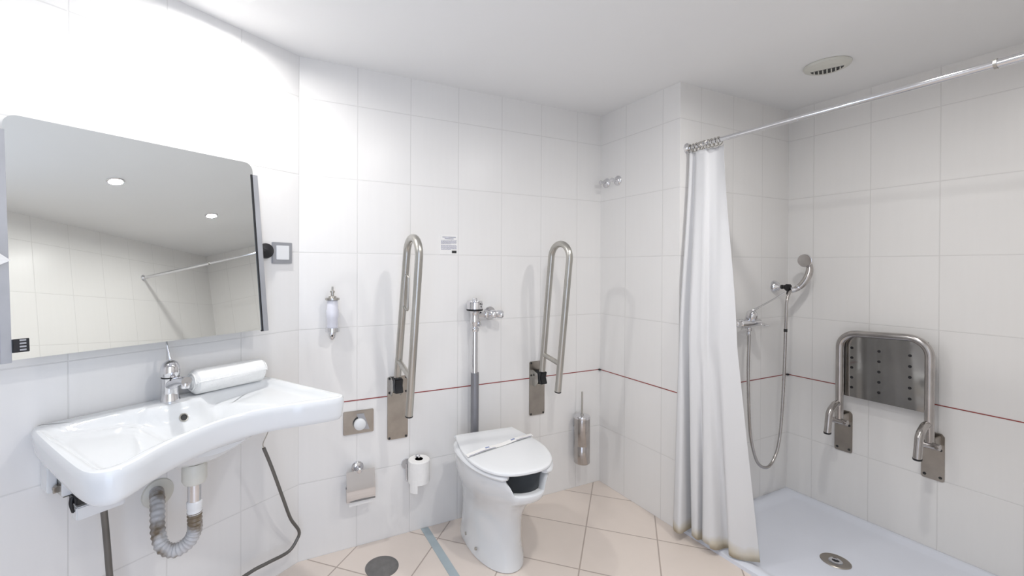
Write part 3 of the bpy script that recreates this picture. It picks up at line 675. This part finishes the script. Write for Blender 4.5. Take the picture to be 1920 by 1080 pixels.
# ------------------------------------------------------------------ robe hooks
def hook(y, z, label):
    t = T('robe_hook', label, 'hook', (LA, y, z), 'pair of chrome robe hooks')
    t.part('rosette', [lathe([(0, 0), (.028, 0), (.028, .004), (.024, .010), (.013, .014), (.008, .016)], (LA, y, z), (-1, 0, 0), 28)], M_CHROME)
    t.part('pin', [lathe([(.008, .014), (.0065, .028), (.007, .036), (.011, .040), (.0125, .046), (.011, .052), (0, .054)], (LA, y, z), (-1, 0, 0), 22)], M_CHROME)
hook(-.052, 1.768, 'chrome robe hook nearest the corner on the narrow return wall')
hook(-.142, 1.768, 'chrome robe hook nearer the shower curtain on the narrow return wall')

# ------------------------------------------------------------------ shower rail, curtain, rings
XR, ZRD = 1.722, 1.857
t = T('shower_rail', 'long chrome shower curtain rail running under the ceiling from wall to wall', 'curtain rail', (XR, -1.3, ZRD))
t.part('rod', [cyl((XR, -LC-.002, ZRD), (XR, -1.56, ZRD), .0105), cyl((XR, -1.56, ZRD), (XR, YB+.002, ZRD), .0125)], M_CHROME)
t.part('joint_sleeve', [cyl((XR, -1.555, ZRD), (XR, -1.562, ZRD), .0145)], M_STEEL)
for y, d in ((-LC, -1), (YB, 1)): t.part('end_flange', [lathe([(0, 0), (.026, 0), (.026, .004), (.018, .010), (.013, .020)], (XR, y, ZRD), (0, d, 0), 26)], M_CHROME)
NF = 7
def lerp(P, u):
    x = u*(len(P)-1); i = min(int(x), len(P)-2); f = x-i; return P[i][0]*(1-f)+P[i+1][0]*f, P[i][1]*(1-f)+P[i+1][1]*f
topP = [(1.722, -.566), (1.712, -.578), (1.728, -.592), (1.714, -.608), (1.713, -.630), (1.716, -.655), (1.728, -.668), (1.738, -.690), (1.736, -.715), (1.728, -.738)]
midP = [(1.662, -.562), (1.650, -.585), (1.688, -.604), (1.645, -.630), (1.652, -.662), (1.662, -.690), (1.682, -.704), (1.680, -.735), (1.694, -.775), (1.716, -.815)]
botP = [(1.628, -.566), (1.600, -.592), (1.606, -.626), (1.700, -.612), (1.680, -.640), (1.640, -.655), (1.640, -.682), (1.694, -.686), (1.636, -.712), (1.650, -.760), (1.700, -.772), (1.715, -.790), (1.676, -.812), (1.705, -.860), (1.742, -.902)]
def curtain():
    nu, nv = 260, 70; SP = [spline([(a, b, 0) for a, b in P], 20) for P in (topP, midP, botP)]
    vs_, fs, uvs = [], [], []; z1 = ZRD-.022
    for j in range(nv+1):
        v = j/nv
        for i in range(nu+1):
            u = i/nu; k = int(u*200)
            a, b, c = (s[min(int(u*(len(s)-1)), len(s)-2)].lerp(s[min(int(u*(len(s)-1)), len(s)-2)+1], u*(len(s)-1)-min(int(u*(len(s)-1)), len(s)-2)) for s in SP)
            if v < .5: f = sms(v/.5); p = a.lerp(b, f*.6+v*.8)
            else: f = (v-.5)/.5; p = b.lerp(c, f)
            zb = .040-.004*sin(u*30)-.010*u+(.012 if .5 < u < .62 else 0)
            z = z1+(zb-z1)*v - (.005*abs(sin(u*pi*NF*1.0)) if j == 0 else 0)
            off = .003*sin(u*40+v*5)*v
            vs_.append((p.x+off, p.y, z)); uvs.append((u, z))
    W = nu+1
    for j in range(nv):
        for i in range(nu): q = j*W+i; fs.append((q, q+1, q+1+W, q+W))
    return vs_, fs, uvs
cv, cf, cuv = curtain()
org = V((1.69, -.70, .03))
me = bpy.data.meshes.new('shower_curtain'); me.from_pydata([V(p)-org for p in cv], [], cf); me.materials.append(M_CURTAIN)
uvl = me.uv_layers.new(name='UVMap')
for li, lp in enumerate(me.loops): uvl.data[li].uv = cuv[lp.vertex_index]
for p in me.polygons: p.use_smooth = True
co = bpy.data.objects.new('shower_curtain', me); COL.objects.link(co); co.location = org
so = co.modifiers.new('thickness', 'SOLIDIFY'); so.thickness = .0008
co['label'] = 'white gathered shower curtain with stained hem hanging at the left end of the rail'; co['category'] = 'curtain'
for k in range(9):
    y = -.572-k*.0185
    P = [V((XR+.0185*sin(a), y+.003*sin(a*2+k), ZRD-.0045+.0185*cos(a))) for a in [2*pi*i/24 for i in range(25)]]
    single('curtain_ring', [tube(P, .0022, 8, cap=False)], M_STEEL, 'small metal curtain ring on the shower rail above the gathered curtain', 'curtain ring', group='curtain rings bunched on the rail')

# ------------------------------------------------------------------ shower mixer
t = T('shower_mixer', 'chrome wall-mounted shower mixer with long lever beside the curtain', 'shower mixer', (2.13, -LC, .99))
my = -LC-.060
t.part('body', [lathe([(.014, 0), (.019, .004), (.0205, .02), (.022, .06), (.022, .10), (.0205, .14), (.019, .156), (.014, .16)], (2.045, my, .990), (1, 0, 0), 28)], M_CHROME)
for x in (2.058, 2.208):
    t.part('wall_union', [lathe([(.034, 0), (.034, .004), (.028, .014), (.016, .018), (.0145, .030), (.020, .034), (.020, .050), (.014, .056)], (x, -LC, .990), (0, -1, 0), 28)], M_CHROME)
t.part('cartridge_dome', [lathe([(.024, 0), (.027, .004), (.027, .030), (.024, .042), (.014, .052), (0, .054)], (2.130, my-.002, 1.005), (0, -.25, 1), 30)], M_CHROME)
t.part('lever', [tube(spline([(2.128, my-.004, 1.050), (2.150, my-.02, 1.066), (2.19, my-.03, 1.085), (2.25, my-.045, 1.112), (2.325, my-.06, 1.148)], 6), .0055, 12, rfun=lambda u: 1.5-.75*min(1, u*2.5))], M_CHROME)
t.part('soap_lip', [lathe([(0, 0), (.032, 0), (.034, .002), (.032, .005), (0, .006)], (2.185, my-.026, .985), (.12, -.30, 1), 28)], M_CHROME)
t.part('outlet', [lathe([(.013, 0), (.0145, .002), (.0145, .016), (.011, .020), (.011, .030)], (2.118, my, .950), (0, 0, 1), 22)], M_CHROME)
HP = [(2.118, my, .955), (2.112, -.618, .90), (2.101, -.622, .734), (2.101, -.630, .490), (2.113, -.636, .375), (2.150, -.643, .275), (2.210, -.650, .239), (2.270, -.650, .262), (2.318, -.650, .340), (2.345, -.650, .488), (2.363, -.650, .714), (2.374, -.650, .941), (2.382, -.650, 1.085), (2.405, -.650, 1.140), (2.430, -.652, 1.158)]
t = T('shower_hose', 'long chrome shower hose looping down from the mixer to the hand shower', 'hose', (2.21, -.65, .24))
t.part('hose', [tube(spline(HP, 24), .0072, 12, rfun=lambda u: 1+.05*sin(u*2*pi*170))], M_SSTEEL)
t.part('ferrule', [lathe([(.0095, 0), (.0105, .004), (.0095, .022)], (2.1175, my-.001, .925), (0, 0, 1), 16)], M_CHROME)
t.part('hose_joint', [tube([(2.374, -.650, .935), (2.3744, -.650, .950)], .0085, 14)], M_DARK)
t = T('shower_holder', 'chrome and black wall bracket holding the hand shower', 'shower holder', (2.437, -LC, 1.172))
t.part('rosette', [lathe([(0, 0), (.034, 0), (.034, .004), (.024, .022), (.012, .030), (.0105, .034), (.0105, .046)], (2.437, -LC, 1.172), (0, -1, 0), 30)], M_CHROME)
t.part('stem_ring', [cyl((2.437, -LC-.040, 1.172), (2.437, -LC-.047, 1.172), .012), cyl((2.437, -LC-.056, 1.172), (2.437, -LC-.062, 1.172), .012)], M_DARK)
t.part('cradle', [box(2.424, 2.448, -LC-.090, -LC-.060, 1.152, 1.188), tube([(2.425, -LC-.085, 1.150), (2.402, -LC-.090, 1.132)], .011, 12, rfun=lambda u: 1-.5*u)], M_BLACK, bevel=.006, seg=3)
t = T('hand_shower', 'grey and chrome hand shower resting in its wall bracket in the corner', 'hand shower', (2.44, -.66, 1.16))
hp = spline([(2.430, -.652, 1.158), (2.441, -.668, 1.166), (2.452, -.690, 1.190), (2.464, -.706, 1.225), (2.474, -.712, 1.262), (2.476, -.708, 1.295), (2.468, -.702, 1.315), (2.458, -.700, 1.322)], 8)
t.part('handle', [tube(hp, .0145, 18, rfun=lambda u: .85+.35*sin(pi*min(1, u*1.2)))], M_SSTEEL)
hn = V((-1, .02, -.12)).normalized(); hc = V((2.466, -.702, 1.318))
t.part('head', [lathe([(.010, -.006), (.022, -.002), (.031, .006), (.035, .014), (.035, .020), (.032, .022)], hc, hn, 32)], M_CHROME)
t.part('spray_face', [lathe([(.0335, .021), (.031, .026), (.016, .028), (0, .0285)], hc, hn, 32)], M_SSTEEL)
t.part('collar', [tube([(2.427, -.648, 1.156), (2.436, -.660, 1.161)], .0155, 18), tube([(2.443, -.672, 1.170), (2.446, -.677, 1.175)], .0165, 18)], M_CHROME)

# ------------------------------------------------------------------ folding shower seat
y1_, y2_ = -.846, -1.180; XF = XE-.085
t = T('folding_shower_seat', 'folded-up polished steel shower seat mounted on the shower side wall', 'shower seat', (XE, -1.0, .33))
P = fillet([(XF, y1_, .515), (XF, y1_, .950), (XF, y2_, .968), (XF, y2_, .515)], .075, 12)
t.part('frame', [tube(P, .0165, 22)], M_SSTEEL)
pn = t.part('seat_panel', [plate([(y1_-.006, .632), (y2_+.014, .632), (y2_+.014, .948), (y1_-.006, .948)], FE, .052, .056), ], M_PMIRROR, smooth=False, bevel=.0008)
t.part('panel_edge', [plate([(y1_-.002, .632), (y1_-.022, .632), (y1_-.022, .935), (y1_-.002, .935)], FE, .038, .052)], M_BLACK, parent=pn, smooth=False)
for yy in (-.884, -.992, -1.104):
    for k in range(5): t.part('drain_slot', [disc((XE-.0562, yy, .680+k*.0495), (-1, 0, 0), .0065, .0010, .0002, 14)], M_BLACK, parent=pn)
for yp, yl in ((-.8275, y1_), (-1.1655, y2_)):
    pl = t.part('wall_plate', [plate(rrect(yp, .432, .0385, .104, .010), FE, 0, .005)], M_DSTEEL, bevel=.0008)
    for sy in (-1, 1):
        for z in (.345, .468): t.part('screw', [disc((XE-.005, yp+sy*.026, z), (-1, 0, 0), .006, .002)], M_DARK, parent=pl)
    t.part('hinge_bracket', [plate(rrect(yp, .515, .036, .028, .010), FE, .005, .012), box(XE-.075, XE-.005, yp-.030, yp-.024, .488, .535), box(XE-.075, XE-.005, yp-.004, yp+.002, .488, .535)], M_DSTEEL, bevel=.002)
    t.part('pivot_bar', [cyl((XF, yl+.045, .502), (XF, yl-.035, .502), .0142), disc((XF+.012, yl-.028, .502), (-1, 0, 0), .008, .028)], M_SSTEEL)
    ft = [(XF+.004, yl, .592), (XE-.140, yl, .590), (XE-.180, yl, .545), (XE-.190, yl, .500), (XE-.192, yl, .462)]
    fo = t.part('foot_tube', [tube(fillet([(XF+.004, yl+.004, .592), (XF-.028, yl+.004, .594), (XE-.168, yl+.004, .560), (XE-.186, yl+.004, .458)], .05, 8), .0150, 18)], M_SSTEEL)
    t.part('foot_cap', [disc((XE-.186, yl+.004, .462), (.15, 0, -1), .0158, .008)], M_BLACK, parent=fo)
